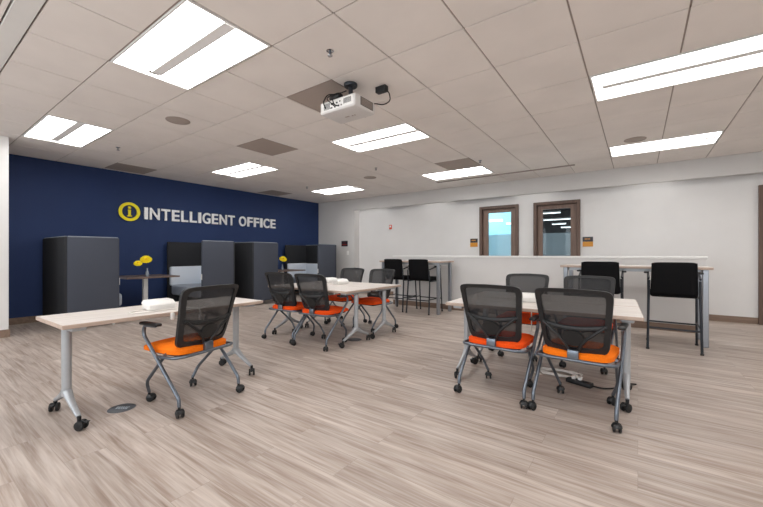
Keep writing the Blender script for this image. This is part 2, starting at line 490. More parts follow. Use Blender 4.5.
# cells taken by fixtures: lights (two cells along x), vents (one cell)
LIGHTS = [(-10, 0), (-10, 4), (-10, 8), (-5, 0), (-5, 4), (-5, 8), (0, 0), (0, 4), (0, 8), (5, 0), (5, 4), (5, 8), (-5, -4), (0, -4), (5, -4)]
VENTS = {(-7, 3): 'v1', (-12, 2): 'v2', (-12, 7): 'v3', (-4, 7): 'v4', (-4, 2): 'v5'}
taken = set(VENTS)
for i, j in LIGHTS: taken |= {(i, j), (i + 1, j)}
STRIP = (.30 * HC, .38 * HC)          # painted drywall strip
tiles = MB()
def slab(xa, xb, ya, yb):
    g = .0055
    xa, xb, ya, yb = xa + g, xb - g, ya + g, yb - g
    if xb - xa < .02 or yb - ya < .02: return
    b = .0015
    lo = [tiles.bm.verts.new(v) for v in ((xa + b, ya + b, ZC), (xb - b, ya + b, ZC), (xb - b, yb - b, ZC), (xa + b, yb - b, ZC))]
    hi = [tiles.bm.verts.new(v) for v in ((xa, ya, ZC + .010), (xb, ya, ZC + .010), (xb, yb, ZC + .010), (xa, yb, ZC + .010))]
    tiles.bm.faces.new(lo[::-1])
    for k in range(4): tiles.bm.faces.new((lo[k], lo[(k + 1) % 4], hi[(k + 1) % 4], hi[k]))
ilo, ihi = -13, 8
for i in range(ilo, ihi):
    for j in range(-7, 13):
        if (i, j) in taken: continue
        xa, xb = max(gx(i), XL), min(gx(i + 1), XR)
        ya, yb = max(gy(j), YN), min(gy(j + 1), YS)
        if xa >= xb or ya >= yb: continue
        if ya < STRIP[1] < yb:
            if ya < STRIP[0]: slab(xa, xb, ya, STRIP[0])
            slab(xa, xb, STRIP[1], yb)
        elif STRIP[0] < ya < STRIP[1]: slab(xa, xb, STRIP[1], yb)
        elif ya < STRIP[0] < yb: slab(xa, xb, ya, STRIP[0])
        else: slab(xa, xb, ya, yb)
struct(tiles.build('ceiling', M['tile'], smooth=False))
grid = MB()
grid.box(((XL + XR) / 2, (YN + YS) / 2, ZC + .10), (XR - XL, YS - YN, .02))
for i in range(ilo, ihi + 1):
    if not XL < gx(i) < XR: continue
    y = YN
    for j in range(-7, 13):               # the runner stops at a fixture it would cross
        if (i - 1, j) in LIGHTS:
            if gy(j) - y > .05: grid.box((gx(i), (y + gy(j)) / 2, ZC + .012), (.024, gy(j) - y, .006))
            y = gy(j + 1)
    grid.box((gx(i), (y + YS) / 2, ZC + .012), (.024, YS - y, .006))
for j in range(-6, 13):
    if YN < gy(j) < YS: grid.box(((XL + XR) / 2, gy(j), ZC + .012), (XR - XL, .024, .006))
struct(grid.build('ceiling_grid', M['tbar'], smooth=False))
struct(MB().box(((XL + XR) / 2, sum(STRIP) / 2, ZC + .012), (XR - XL, STRIP[1] - STRIP[0] - .01, .030), .002).build('ceiling_strip', M['drywall'], smooth=False))

# troffers
def make_light():
    t = thing('ceiling_light', '', 'light')
    w, d = 2 * SX - .02, SY - .02
    f = MB()
    for s in (-1, 1):
        f.box((0, s * (d / 2 - .008), .008), (w, .016, .03), .002)
        f.box((s * (w / 2 - .008), 0, .008), (.016, d - .032, .03), .002)
    f.build('frame', M['whitemetal'], t, smooth=False)
    MB().box((0, 0, .05), (w - .034, d - .034, .01)).build('housing', M['whitemetal'], t, smooth=False)
    for s in (-1, 1):                         # two bowed lenses either side of the channel
        l = MB(); n = 10; y0, y1 = .046, d / 2 - .018
        pts = []
        for k in range(n + 1):
            u = k / n
            pts.append((s * (y0 + (y1 - y0) * u), .004 - .022 * math.sin(PI * u) ** .8 + .02))
        for k in range(n):
            a, b = pts[k], pts[k + 1]
            vs = [(-w / 2 + .02, a[0], a[1]), (w / 2 - .02, a[0], a[1]), (w / 2 - .02, b[0], b[1]), (-w / 2 + .02, b[0], b[1])]
            l.quad(vs if s < 0 else vs[::-1])
        bmesh.ops.remove_doubles(l.bm, verts=l.bm.verts, dist=1e-5)
        bmesh.ops.recalc_face_normals(l.bm, faces=l.bm.faces)
        l.build('lens', M['lens'], t)
    c = MB()
    c.box((.025, 0, .006), (w - .11, .088, .012), .003)
    c.build('channel', M['troffer'], t, smooth=False)
    return t
LL = {(-10, 0): 'panel light at far left near navy wall and white wall corner',
      (-10, 4): 'bright panel light close to the navy wall, just beyond the square grey vent',
      (-10, 8): 'farthest bright panel light, near the corner of navy and white walls',
      (-5, 0): 'largest bright panel light at upper left with a grey centre bar',
      (-5, 4): 'bright panel light just beyond the white ceiling projector',
      (-5, 8): 'bright panel light beside the pale vent and above the left door',
      (0, 0): 'bright panel light overhead nearest the camera, out of the photo', (0, 4): 'long bright panel light at upper right cut by the photo edge',
      (0, 8): 'bright panel light at right beside the white far wall and round speaker'}
proto = make_light()
first = True
for (i, j) in LIGHTS:
    loc = (gx(i + 1), gy(j) + SY / 2, ZC)
    lab = LL.get((i, j), 'bright panel light of the ceiling rows behind or beside the camera')
    if first: o = proto; first = False; o.location = loc
    else: o = copy_tree(proto); o.location = loc
    tag(o, lab, 'light', 'panel lights in the ceiling')

# vents
def make_vent():
    t = thing('ceiling_vent', '', 'vent')
    MB().box((0, 0, .006), (SX - .03, SY - .03, .008), .002).build('face_plate', M['vent'], t, smooth=False)
    f = MB()
    for s in (-1, 1):
        f.box((0, s * (SY / 2 - .014), .006), (SX - .012, .014, .012), .002)
        f.box((s * (SX / 2 - .014), 0, .006), (.014, SY - .04, .012), .002)
    f.build('frame', M['tbar'], t, smooth=False)
    return t
VL = {'v1': 'square grey perforated vent between projector and navy wall', 'v2': 'grey vent against the navy wall at left, above the yellow emblem',
      'v3': 'far grey vent against the navy wall near the corner', 'v4': 'pale grey vent touching the panel light above the left door',
      'v5': 'grey perforated vent panel right behind the ceiling projector'}
vp = None
for (i, j), k in VENTS.items():
    loc = (gx(i) + SX / 2, gy(j) + SY / 2, ZC)
    if vp is None: vp = make_vent(); o = vp
    else: o = copy_tree(vp)
    o.location = loc; tag(o, VL[k], 'vent', 'square vents in the ceiling')

# long slot diffuser
t = thing('slot_diffuser', 'long thin linear slot diffuser in the ceiling before the far wall', 'vent', (-1.42 * HC, 4.50 * HC, ZC))
MB().box((0, -.034, -.002), (1.7 * HC, .012, .014), .002).box((0, .034, -.002), (1.7 * HC, .012, .014), .002).box((0, 0, -.002), (1.7 * HC, .012, .012), .002).build('slot_frame', M['tbar'], t, smooth=False)
MB().box((0, 0, .001), (1.69 * HC, .06, .004)).build('slot_recess', M['dark'], t, smooth=False)

# speakers
def make_speaker():
    t = thing('ceiling_speaker', '', 'speaker')
    MB().lathe([(0, -.004), (.115, -.004), (.12, -.002), (.12, .004)], seg=40).build('grille', M['grille'], t)
    MB().lathe([(.12, .002), (.12, -.008), (.135, -.006), (.138, .001)], seg=40).build('rim', M['tbar'], t)
    return t
sp = None
for (px, py), lab in (((-4.683, 2.162), 'round grey ceiling speaker between the two panel lights at upper left'),
                      ((-4.752, 6.206), 'round grey ceiling speaker far back near the corner of the room'),
                      ((-.033, 6.404), 'round grey ceiling speaker beside the panel light at right')):
    if sp is None: sp = make_speaker(); o = sp
    else: o = copy_tree(sp)
    o.location = (px, py, ZC); tag(o, lab, 'speaker', 'round speakers in the ceiling')
# sprinklers
def make_sprinkler():
    t = thing('fire_sprinkler', '', 'sprinkler')
    MB().lathe([(0, -.004), (.03, -.004), (.036, 0)], seg=24).build('escutcheon', M['chrome'], t)
    MB().cyl((0, 0, .03), (0, 0, -.035), .009, seg=12).build('stem', M['steel'], t)
    d = MB(); d.lathe([(0, -.046), (.02, -.046), (.022, -.042), (0, -.04)], seg=16)
    for s in (-1, 1): d.tube([(s * .006, 0, -.02), (s * .018, 0, -.03), (s * .006, 0, -.042)], .003, seg=6)
    d.build('deflector', M['chrome'], t)
    return t
sk = None
for (px, py), lab in (((-2.063, 2.153), 'chrome fire sprinkler nearest the camera, left of the projector'),
                      ((-6.633, 2.161), 'fire sprinkler at left beside the square-looking panel light'),
                      ((-2.526 + .33, 6.02), 'fire sprinkler right of the panel light above the left door'),
                      ((-6.698, 6.169), 'fire sprinkler by the farthest panel light near the corner'),
                      ((-4.134, 5.591), 'small ceiling sprinkler head beyond the projector light, before the round speaker')):
    if sk is None: sk = make_sprinkler(); o = sk
    else: o = copy_tree(sk)
    o.location = (px, py, ZC + .003); tag(o, lab, 'sprinkler', 'sprinkler heads in the ceiling')
bpy.data.objects['fire_sprinkler.002'].location = (-1.37 * HC, 3.72 * HC, ZC + .003)

# projector
pr = thing('projector', 'white projector hanging from the ceiling', 'projector', (-2.335, 2.685, CAM_H + 1.372))
MB().box((0, 0, .062), (.45, .31, .118), .016, 3).build('casing', M['projwhite'], pr)
MB().box((0, -.1535, .064), (.41, .006, .085), .002).build('port_panel', M['whiteplastic'], pr, smooth=False)
pp = MB()
for k in range(7): pp.box((-.165 + .012 * k, -.157, .064), (.004, .004, .06))
pp.build('intake_grille', M['dark'], pr, smooth=False)
pp = MB()
for k in range(8): pp.box((.09 + .012 * k, -.157, .07), (.004, .004, .05))
pp.build('exhaust_grille', M['dark'], pr, smooth=False)
for px, pz, w, h in ((-.06, .04, .026, .012), (-.02, .04, .02, .012), (.02, .042, .016, .016), (.05, .042, .012, .012), (-.05, .078, .034, .018), (.0, .075, .02, .012), (.035, .08, .012, .012)):
    MB().box((px * 1.15, -.157, pz), (w, .004, h)).build('port', M['dark'], pr, smooth=False)
vg = MB()
for k in range(12): vg.box((.2255, -.06 + .0145 * k, .07), (.005, .007, .07))
vg.build('side_vent', M['vent'], pr, smooth=False)
MB().box((.2235, .02, .07), (.004, .19, .08)).build('vent_recess', M['dark'], pr, smooth=False)
MB().cyl((.08, .148, .065), (.08, .185, .065), .045, seg=28, bev=.004).build('projector_lens', M['black'], pr)
MB().box((-.02, .02, .0), (.05, .012, .003)).box((.04, .03, .0), (.012, .012, .003)).box((.07, .03, .0), (.012, .012, .003)).build('underside_mark', M['vent'], pr, smooth=False)
mt = MB()
mt.cyl((.04, .0, .15), (.04, 0, .30), .022, seg=20)
mt.lathe([(0, .272), (.062, .272), (.066, .28), (.066, .30), (0, .30)], (.04, 0, 0), 28)
mt.box((.04, 0, .145), (.16, .12, .012), .003)
mt.build('ceiling_mount', M['blackmetal'], pr)
ma = MB()
for dx, dy in ((-.15, -.08), (.15, -.06), (-.13, .1), (.14, .1)):
    ma.tube([(.04 + dx * .4, dy * .4, .15), (dx, dy, .15), (dx, dy, .122)], .010, seg=8, fillet=.01)
ma.build('mount_arm', M['chrome'], pr)
cb = MB()
cb.tube([(-.15, -.15, .05), (-.15, -.19, .1), (-.13, -.15, .19), (-.05, -.09, .19), (.03, -.05, .22)], .006, seg=8, fillet=.04)
cb.tube([(-.02, -.155, .04), (-.03, -.2, .06), (-.10, -.2, .12), (-.11, -.12, .19), (-.03, -.08, .17)], .005, seg=8, fillet=.04)
cb.tube([(.01, -.155, .042), (.02, -.21, .03), (-.04, -.2, .14), (.0, -.1, .19)], .005, seg=8, fillet=.04)
cb.build('cable', M['rubber'], pr)
MB().box((-.09, -.07, .18), (.13, .07, .05), .012).build('cable_bundle', M['black'], pr)
pa = thing('power_adapter', 'black power plug on the ceiling right of the projector', 'plug', (-2.08, 2.91, ZC))
MB().box((0, 0, -.03), (.12, .06, .06), .006).build('plug_body', M['black'], pa)
MB().tube([(-.10, -.10, -.19), (-.04, -.06, -.18), (.02, .0, -.19), (.08, .04, -.15), (.07, .03, -.07), (.045, .01, -.04)], .006, seg=8, fillet=.05).build('cord', M['rubber'], pa)

# ------------------------------------------------------------------ sign on the navy wall
sg = thing('wall_sign', 'white raised letters and a round yellow emblem on the navy wall', 'sign', (XL, 0, 0))
def letter(ch, y0, y1, z0, z1, m, parent, nm, depth=.03, bold=.022):
    cu = bpy.data.curves.new('tmp', 'FONT'); cu.body = ch; cu.size = 1; cu.offset = bold; cu.extrude = .05; cu.resolution_u = 6
    ob = bpy.data.objects.new('tmp', cu); COL.objects.link(ob)
    bpy.context.view_layer.update()
    me = bpy.data.meshes.new_from_object(ob.evaluated_get(bpy.context.evaluated_depsgraph_get()))
    bpy.data.objects.remove(ob); bpy.data.curves.remove(cu)
    xs = [v.co.x for v in me.vertices]; ys = [v.co.y for v in me.vertices]
    a, b, c, d = min(xs), max(xs), min(ys), max(ys)
    for v in me.vertices:
        x, y, z = v.co
        v.co = ((z + .05) / .1 * depth + .003, y0 + (x - a) / (b - a) * (y1 - y0), z0 + (y - c) / (d - c) * (z1 - z0))
    me.materials.append(m)
    o = bpy.data.objects.new(nm, me); COL.objects.link(o); o.parent = parent
    return o
WID = dict(I=.42, N=1.2, T=1.1, E=1.0, L=.98, G=1.18, O=1.22, F=.96, C=1.16)
def word(txt, y0, y1):
    gap = .22
    tot = sum(WID[c] for c in txt) + gap * (len(txt) - 1)
    k = (y1 - y0) / tot; y = y0
    for c in txt:
        w = WID[c] * k
        e = .006 if c in 'OGC' else 0
        letter(c, y, y + w, 1.925 - e, 2.178 + e, M['letter'], sg, 'sign_letter')
        y += w + gap * k
word('INTELLIGENT', 3.24, 5.33)
word('OFFICE', 5.46, 6.615)
em = thing('emblem', '', '', (0, 2.97, 2.055)); em.parent = sg
for k in ('label', 'category'):
    if k in em: del em[k]
rg = MB()
rg.lathe([(.135, 0), (.135, .03), (.192, .03), (.192, 0), (.135, 0)], seg=56, mtx=Matrix.Translation((.003, 0, 0)) @ Matrix.Rotation(PI / 2, 4, 'Y'))
rg.build('emblem_ring', M['yellow'], em)
MB().box((.018, 0, -.02), (.03, .046, .13), .002).box((.018, -.012, .035), (.03, .03, .022), .002).box((.018, 0, -.086), (.03, .082, .024), .002).box((.018, 0, .086), (.03, .05, .042), .002).build('emblem_figure', M['yellow'], em, smooth=False)

# ------------------------------------------------------------------ nesting chair
def backrest_point(u, v, off=0):
    """u -1..1 across, v 0..1 upwards, off to the rear"""
    w = .212 + .046 * v
    z = .455 + .485 * v
    y = -.160 - .150 * v ** 1.3 - .02 * math.sin(PI * min(1, v * 1.4)) + .05 * u * u
    z += -.012 * u * u * (v - .5) * 2
    return Vector((u * w, y - off, z))
def superel(t, n=7.0):
    c, s = math.cos(t), math.sin(t)
    return (abs(c) ** (2 / n) * (1 if c >= 0 else -1), abs(s) ** (2 / n) * (1 if s >= 0 else -1))
def make_chair():
    t = thing('nesting_chair', '', 'chair')
    # seat
    s = MB(); nx, ny = 14, 14; g = []
    tb = bmesh.new()
    def sp(i, j, top):
        u, v = -1 + 2 * i / nx, -1 + 2 * j / ny
        x, y = superel_map(u, v)
        X, Y = x * .24, .055 + y * .255
        e = max(abs(u), abs(v))
        h = .486 - .03 * e ** 6 - (.05 * (v - .3) ** 2 if v > .3 else 0) if top else .412 + .012 * e ** 8
        return (X, Y, h)
    def superel_map(u, v):
        r = max(abs(u), abs(v))
        if r < 1e-6: return 0, 0
        a = math.atan2(v, u); ex, ey = superel(a, 5.0)
        k = max(abs(math.cos(a)), abs(math.sin(a)))
        return r * ex, r * ey
    A = [[tb.verts.new(sp(i, j, True)) for j in range(ny + 1)] for i in range(nx + 1)]
    B = [[tb.verts.new(sp(i, j, False)) for j in range(ny + 1)] for i in range(nx + 1)]
    for i in range(nx):
        for j in range(ny):
            tb.faces.new((A[i][j], A[i + 1][j], A[i + 1][j + 1], A[i][j + 1]))
            tb.faces.new((B[i][j], B[i][j + 1], B[i + 1][j + 1], B[i + 1][j]))
    ring = [(i, 0) for i in range(nx)] + [(nx, j) for j in range(ny)] + [(i, ny) for i in range(nx, 0, -1)] + [(0, j) for j in range(ny, 0, -1)]
    for k in range(len(ring)):
        a, b = ring[k], ring[(k + 1) % len(ring)]
        tb.faces.new((A[a[0]][a[1]], B[a[0]][a[1]], B[b[0]][b[1]], A[b[0]][b[1]]))
    s.add(tb); s.build('seat', M['redorange'], t)
    MB().box((0, .03, .408), (.40, .40, .02), .008).build('seat_pan', M['black'], t)
    # back frame: ring between two outlines, with thickness
    fb = bmesh.new(); n = 72
    def ring_pts(scale, off, vshift=0):
        out = []
        for k in range(n):
            x, y = superel(2 * PI * k / n, 11.0)
            v = .5 + .5 * y * scale[1] + vshift
            out.append(fb.verts.new(backrest_point(x * scale[0], v, off)))
        return out
    o1, o2 = ring_pts((1, 1), -.006), ring_pts((1, 1), .020)
    i1, i2 = ring_pts((.84, .84), -.004, .02), ring_pts((.84, .84), .018, .02)
    for k in range(n):
        k2 = (k + 1) % n
        for P, Q in ((o1, o2), (o2, i2), (i2, i1), (i1, o1)): fb.faces.new((P[k], P[k2], Q[k2], Q[k]))
    f = MB(); f.add(fb); f.build('back_frame', M['blackgrey'], t)
    # netting
    nb = MB(); tb = bmesh.new(); rings = []
    for q in range(7):
        sc = .85 * q / 6
        if q == 0: rings.append([tb.verts.new(backrest_point(0, .52, .004))]); continue
        rr = []
        for k in range(n):
            x, y = superel(2 * PI * k / n, 11.0)
            rr.append(tb.verts.new(backrest_point(x * sc, .52 + .5 * y * sc, .004)))
        rings.append(rr)
    for k in range(n): tb.faces.new((rings[0][0], rings[1][k], rings[1][(k + 1) % n]))
    for a, b in zip(rings[1:], rings[2:]):
        for k in range(n): tb.faces.new((a[k], b[k], b[(k + 1) % n], a[(k + 1) % n]))
    nb.add(tb); nb.build('back_mesh', M['netting'], t)
    # lumbar support: crossband, curved arms, pad
    l = MB()
    l.tube([backrest_point(u, .40 + .06 * u * u, .014) for u in [-.9 + .18 * k for k in range(11)]], .013, seg=8, flat=1.4)
    for sg_ in (-1, 1):
        l.tube([backrest_point(sg_ * a, b, .03) for a, b in ((.12, .05), (.24, .16), (.42, .27), (.62, .35), (.86, .46))], .012, seg=8)
    tb = bmesh.new(); rr0 = [tb.verts.new(backrest_point(.34 * math.cos(2 * PI * k / 28), .25 + .13 * math.sin(2 * PI * k / 28), .020)) for k in range(28)]
    rr1 = [tb.verts.new(backrest_point(.32 * math.cos(2 * PI * k / 28), .25 + .12 * math.sin(2 * PI * k / 28), .034)) for k in range(28)]
    tb.faces.new(rr0); tb.faces.new(rr1)
    for k in range(28): tb.faces.new((rr0[k], rr0[(k + 1) % 28], rr1[(k + 1) % 28], rr1[k]))
    l.add(tb); l.build('lumbar_support', M['black'], t)
    # back bracket plate
    MB().box((0, -.215, .45), (.075, .03, .08), .006).build('back_bracket', M['steel'], t)
    # seat frame: rear crossbar with side rails
    MB().tube([(-.257, .05, .40), (-.262, -.18, .412), (-.20, -.225, .418), (.20, -.225, .418), (.262, -.18, .412), (.257, .05, .40)], .0125, seg=10, fillet=.035).build('seat_frame', M['steel'], t)
    for sx in (-1, 1):
        # long diagonal leg rising to the arm
        lg = MB().tube([(sx * .267, -.25, .075), (sx * .267, -.245, .13), (sx * .272, .175, .56), (sx * .272, .165, .63), (sx * .272, .02, .637)], .0135, seg=10, fillet=.055)
        lg.build('rear_leg', M['steel'], t)
        # inner leg running forward and down to the front caster
        MB().tube([(sx * .245, -.06, .425), (sx * .225, .215, .17), (sx * .19, .24, .075)], .0125, seg=10, fillet=.06).build('front_leg', M['steel'], t)
        ar = MB(); tb = bmesh.new()
        bmesh.ops.create_cube(tb, size=1); bmesh.ops.scale(tb, vec=(.052, .22, .024), verts=tb.verts)
        bmesh.ops.bevel(tb, geom=tb.edges[:], offset=.011, segments=3, affect='EDGES', profile=.5)
        bmesh.ops.translate(tb, vec=(sx * .272, .085, .647), verts=tb.verts)
        ar.add(tb); ar.build('armrest', M['black'], t)
        for (x, y, yaw) in ((sx * .267, -.25, .3 * sx), (sx * .19, .24, -.4 * sx)):
            c = bpy.data.objects.new('caster', None)
            hb = MB()
            hb.cyl((0, 0, .05), (0, 0, .09), .010, seg=10)
            hb.box((0, -.012, .046), (.014, .044, .03), .005)
            hb.lathe([(0, .024), (.024, .022), (.032, .008), (.033, -.002)], seg=16, mtx=Matrix.Translation((0, -.014, .036)))
            c = hb.build('caster', M['black'], t)
            c.location = (x, y, 0); c.rotation_euler = (0, 0, yaw)
            wh = MB()
            for q in (-1, 1): wh.cyl((q * .010, -.016, .030), (q * .024, -.016, .030), .030, seg=20, bev=.004)
            wh.build('wheel', M['rubber'], c)
    return t
CH = [  # x, y, heading, colour, label
    (-2.99, 1.48, R(99), 'orange', 'mesh-back chair with bright orange seat standing alone at the left table'),
    (-4.0, 3.40, R(4), 'redorange', 'left one of the two near chairs at the middle table, back to camera'),
    (-3.37, 3.385, R(4), 'redorange', 'right one of the two near chairs at the middle table, back to camera'),
    (-.975, 3.13, R(-1), 'redorange', 'left one of the two near chairs at the right table, red-orange seat'),
    (-.365, 3.12, R(-4), 'orange', 'nearest chair at the right table, large mesh back and bright orange seat'),
    (-4.10, 4.60, R(181), 'redorange', 'far-side left chair facing the camera across the middle table'),
    (-3.43, 4.55, R(178), 'redorange', 'far-side right chair facing the camera across the middle table, towards bar stools'),
    (-1.11, 4.40, R(181), 'redorange', 'far-side left chair at the right table, behind the white power box'),
    (-.45, 4.36, R(179), 'redorange', 'far-side right chair at the right table, half hidden by the nearest chair')]
proto = make_chair()
bpy.context.view_layer.update()
for k, (x, y, rz, c, lab) in enumerate(CH):
    o = proto if k == 0 else copy_tree(proto)
    o.location = (x, y, 0); o.rotation_euler = (0, 0, rz)
    tag(o, lab, 'chair', 'mesh-back nesting chairs at the tables')
    if c == 'orange': pending = [o] if k == 0 else pending + [o]
for o in pending: set_mat(o, M['redorange'], M['orange'])

# ------------------------------------------------------------------ training tables
def make_table(L=1.54, D=.62):
    t = thing('training_table', '', 'table')
    tp = MB().box((0, 0, .706), (L, D, .028), .003, 1)
    tp.bm.normal_update()
    for f in tp.bm.faces:
        if abs(f.normal.z) < .8: f.material_index = 1
    tp.build('table_top', [M['top'], M['edge']], t, smooth=False)
    MB().box((0, 0, .672), (L - .30, .05, .04), .004).build('beam', M['silver'], t, smooth=False)
    for s in (-1, 1):
        x = s * .67
        MB().box((x, 0, .677), (.09, D - .10, .030), .010).build('tilt_bracket', M['silver'], t, smooth=False)
        lg = MB().cyl((x, 0, .17), (x, 0, .65), .028, .030, seg=24)
        leg = lg.build('leg', M['silver'], t)
        for q in (-1, 1):
            tb = MB()
            n = 8; P = [(x, q * (.02 + .235 * (k / n)), .20 - .115 * (k / n) ** .8) for k in range(n + 1)]
            tb.tube(P, .03, seg=12, flat=1.0, radii=[.030 - .015 * (k / n) ** .7 for k in range(n + 1)])
            tb.build('foot', M['silver'], leg)
            c = MB()
            c.cyl((0, 0, .055), (0, 0, .09), .012, seg=12)
            c.box((0, -.012, .05), (.016, .05, .03), .005)
            c.box((.0, -.05, .055), (.03, .03, .008), .003)
            o = c.build('caster', M['black'], t); o.location = (x, q * .262, 0); o.rotation_euler = (0, 0, .6 * s * q)
            w = MB()
            for e in (-1, 1): w.cyl((e * .011, -.014, .032), (e * .027, -.014, .032), .032, seg=22, bev=.004)
            w.build('wheel', M['rubber'], o)
    return t
TB = [(-3.33, 1.44, R(91.0), 'single white-topped training table at left with one orange chair'),
      (-3.69, 3.645, 0, 'near half of the joined middle tables, behind the two mesh chairs'),
      (-3.68, 4.27, 0, 'far half of the joined middle tables, holding two white boxes'),
      (-.745, 3.495, R(2.5), 'near half of the joined right tables, with the bright orange chair'),
      (-.772, 4.13, R(2.5), 'far half of the joined right tables, toward the half wall')]
tproto = make_table()
bpy.context.view_layer.update()
for k, (x, y, rz, lab) in enumerate(TB):
    o = tproto if k == 0 else copy_tree(tproto)
    o.location = (x, y, 0); o.rotation_euler = (0, 0, rz)
    tag(o, lab, 'table', 'wheeled training tables')

# ------------------------------------------------------------------ power boxes
def power_box(loc, rz, label, cordpts=None, plugs=()):
    t = thing('power_box', label, 'power box', loc, rz, 'white power boxes on the tables')
    b = MB(); tb = bmesh.new()
    lo = [(-.095, -.065, .0), (.095, -.065, 0), (.095, .065, 0), (-.095, .065, 0)]
    md = [(-.105, -.08, .045), (.105, -.08, .045), (.105, .075, .06), (-.105, .075, .06)]
    hi = [(-.095, -.045, .078), (.095, -.045, .078), (.095, .06, .082), (-.095, .06, .082)]
    V = [[tb.verts.new(v) for v in q] for q in (lo, md, hi)]
    tb.faces.new(V[0][::-1]); tb.faces.new(V[2])
    for a, c in zip(V, V[1:]):
        for k in range(4): tb.faces.new((a[k], a[(k + 1) % 4], c[(k + 1) % 4], c[k]))
    bmesh.ops.recalc_face_normals(tb, faces=tb.faces)
    bmesh.ops.bevel(tb, geom=tb.edges[:], offset=.006, segments=2, affect='EDGES', profile=.5)
    b.add(tb); b.build('casing', M['whiteplastic'], t)
    if cordpts: MB().tube(cordpts, .0055, seg=8, fillet=.05).build('cord', M['cord'], t)
    for p in plugs:
        MB().box(p, (.024, .03, .055), .006).build('plug', M['whiteplastic'], t)
    return t
ZT = .7202
power_box((-3.28, 1.36, ZT), R(90), 'white power box on the left table beside the lone chair',
          [(-.09, .02, .01), (-.16, -.0, .006), (-.24, -.04, .006), (-.25, -.12, .006), (-.15, -.16, .006), (-.02, -.13, .006), (.09, -.13, .006), (.16, -.2, .006), (.20, -.284, .006), (.2, -.288, -.05)],
          [(-.02, -.288, -.03), (.05, -.288, -.03), (.2, -.288, -.075)])
power_box((-4.06, 4.24, ZT), R(80), 'left one of the two white power boxes on the middle table')
power_box((-3.74, 4.13, ZT), R(80), 'right one of the two white power boxes on the middle table')
power_box((-.88, 3.66, ZT), R(4), 'white power box on the right table behind the near chairs',
          [(.03, .07, .015), (.02, .12, .006), (.02, .1455, .005), (.02, .1455, -.06), (.02, .15, -.3), (.0, .12, -.6), (.04, .11, -.711), (.12, .08, -.711)])

# floor boxes
def floor_disc(nm, loc, r, label, txt):
    t = thing(nm, label, 'floor box', loc)
    MB().lathe([(0, .006), (r * .9, .006), (r, .001), (r, 0)], seg=48).build('cover', M['disc'], t)
    MB().lathe([(r * .985, .001), (r * .99, .0035), (r * 1.03, .002), (r * 1.04, 0)], seg=48).build('rim', M['tbar'], t)
    if txt:
        q = MB(); mt = Matrix.Rotation(R(35), 4, 'Z')
        for row in range(3):
            x = -r * (.5 - .06 * row)
            while x < r * .45:
                w = random.uniform(.008, .02); q.box((x + w / 2, r * (.16 - .17 * row), .0068), (w, r * .09, .001), mtx=mt); x += w + .005
        q.build('engraving', M['disctext'], t, smooth=False)
floor_disc('floor_box', (-3.21, 1.07, 0), .092, 'round dark grey floor cover with pale writing by the left table', True)
floor_disc('floor_box', (-3.18, 3.80, 0), .10, 'round dark floor cover under the right end of the middle table', False)

# cables and strip under the right table
ps = thing('power_strip', 'black power strip on the floor under the right table', 'power strip', (-.43, 3.68, 0), R(-20))
MB().box((0, 0, .02), (.22, .07, .04), .008).build('strip_body', M['black'], ps)
MB().box((-.05, 0, .052), (.03, .03, .03), .005).box((.0, .01, .05), (.03, .03, .025), .005).build('plug', M['whiteplastic'], ps)
MB().tube([(.10, 0, .02), (.18, .04, .01), (.24, .14, .01), (.20, .30, .01), (.3, .4, .01)], .007, seg=8, fillet=.06).build('cord', M['rubber'], ps)
cc = MB()
pts = []
for k in range(46):
    a = k * .55
    pts.append((-.62 + (.17 + .03 * math.sin(k * 1.3)) * math.cos(a), 3.88 + (.085 + .02 * math.cos(k * .9)) * math.sin(a) + .03 * math.sin(k * .37), .012 + .004 * (k % 3)))
cc.tube(pts, .008, seg=8)
tag(cc.build('extension_cord', M['cord']), 'tangled white extension cord coiled on the floor under the right table', 'cord')
# ------------------------------------------------------------------ bar tables and stools
def bar_table(x0, x1, y0, y1, label, dz=0):
    t = thing('bar_table', label, 'table', ((x0 + x1) / 2, (y0 + y1) / 2, 0), 0, 'tall tables along the half wall')
    w, d = x1 - x0, y1 - y0
    tp = MB().box((0, 0, 1.0 + dz), (w, d, .032), .003, 1)
    tp.bm.normal_update()
    for f in tp.bm.faces:
        if abs(f.normal.z) < .8: f.material_index = 1
    tp.build('table_top', [M['top'], M['edge']], t, smooth=False)
    ap = MB()
    for s in (-1, 1):
        ap.box((0, s * (d / 2 - .085), .962 + dz), (w - .22, .02, .042), .003)
        ap.box((s * (w / 2 - .085), 0, .962 + dz), (.02, d - .22, .042), .003)
    ap.build('apron', M['silver'], t, smooth=False)
    for sx in (-1, 1):
        for sy in (-1, 1):
            l = MB().box((sx * (w / 2 - .07), sy * (d / 2 - .06), .495 + dz / 2), (.06, .06, .978 + dz), .006)
            l.lathe([(0, 0), (.022, 0), (.022, .012), (0, .012)], (sx * (w / 2 - .07), sy * (d / 2 - .06), 0), 16)
            l.build('leg', M['legsilver'], t, smooth=False)
    return t
bar_table(-4.54, -3.09, 6.26, 6.90, 'tall narrow table at the half wall with two black stools, at left', .03)
bar_table(-.96, .765, 6.0, 6.66, 'long tall table at the half wall with two black stools, at right')

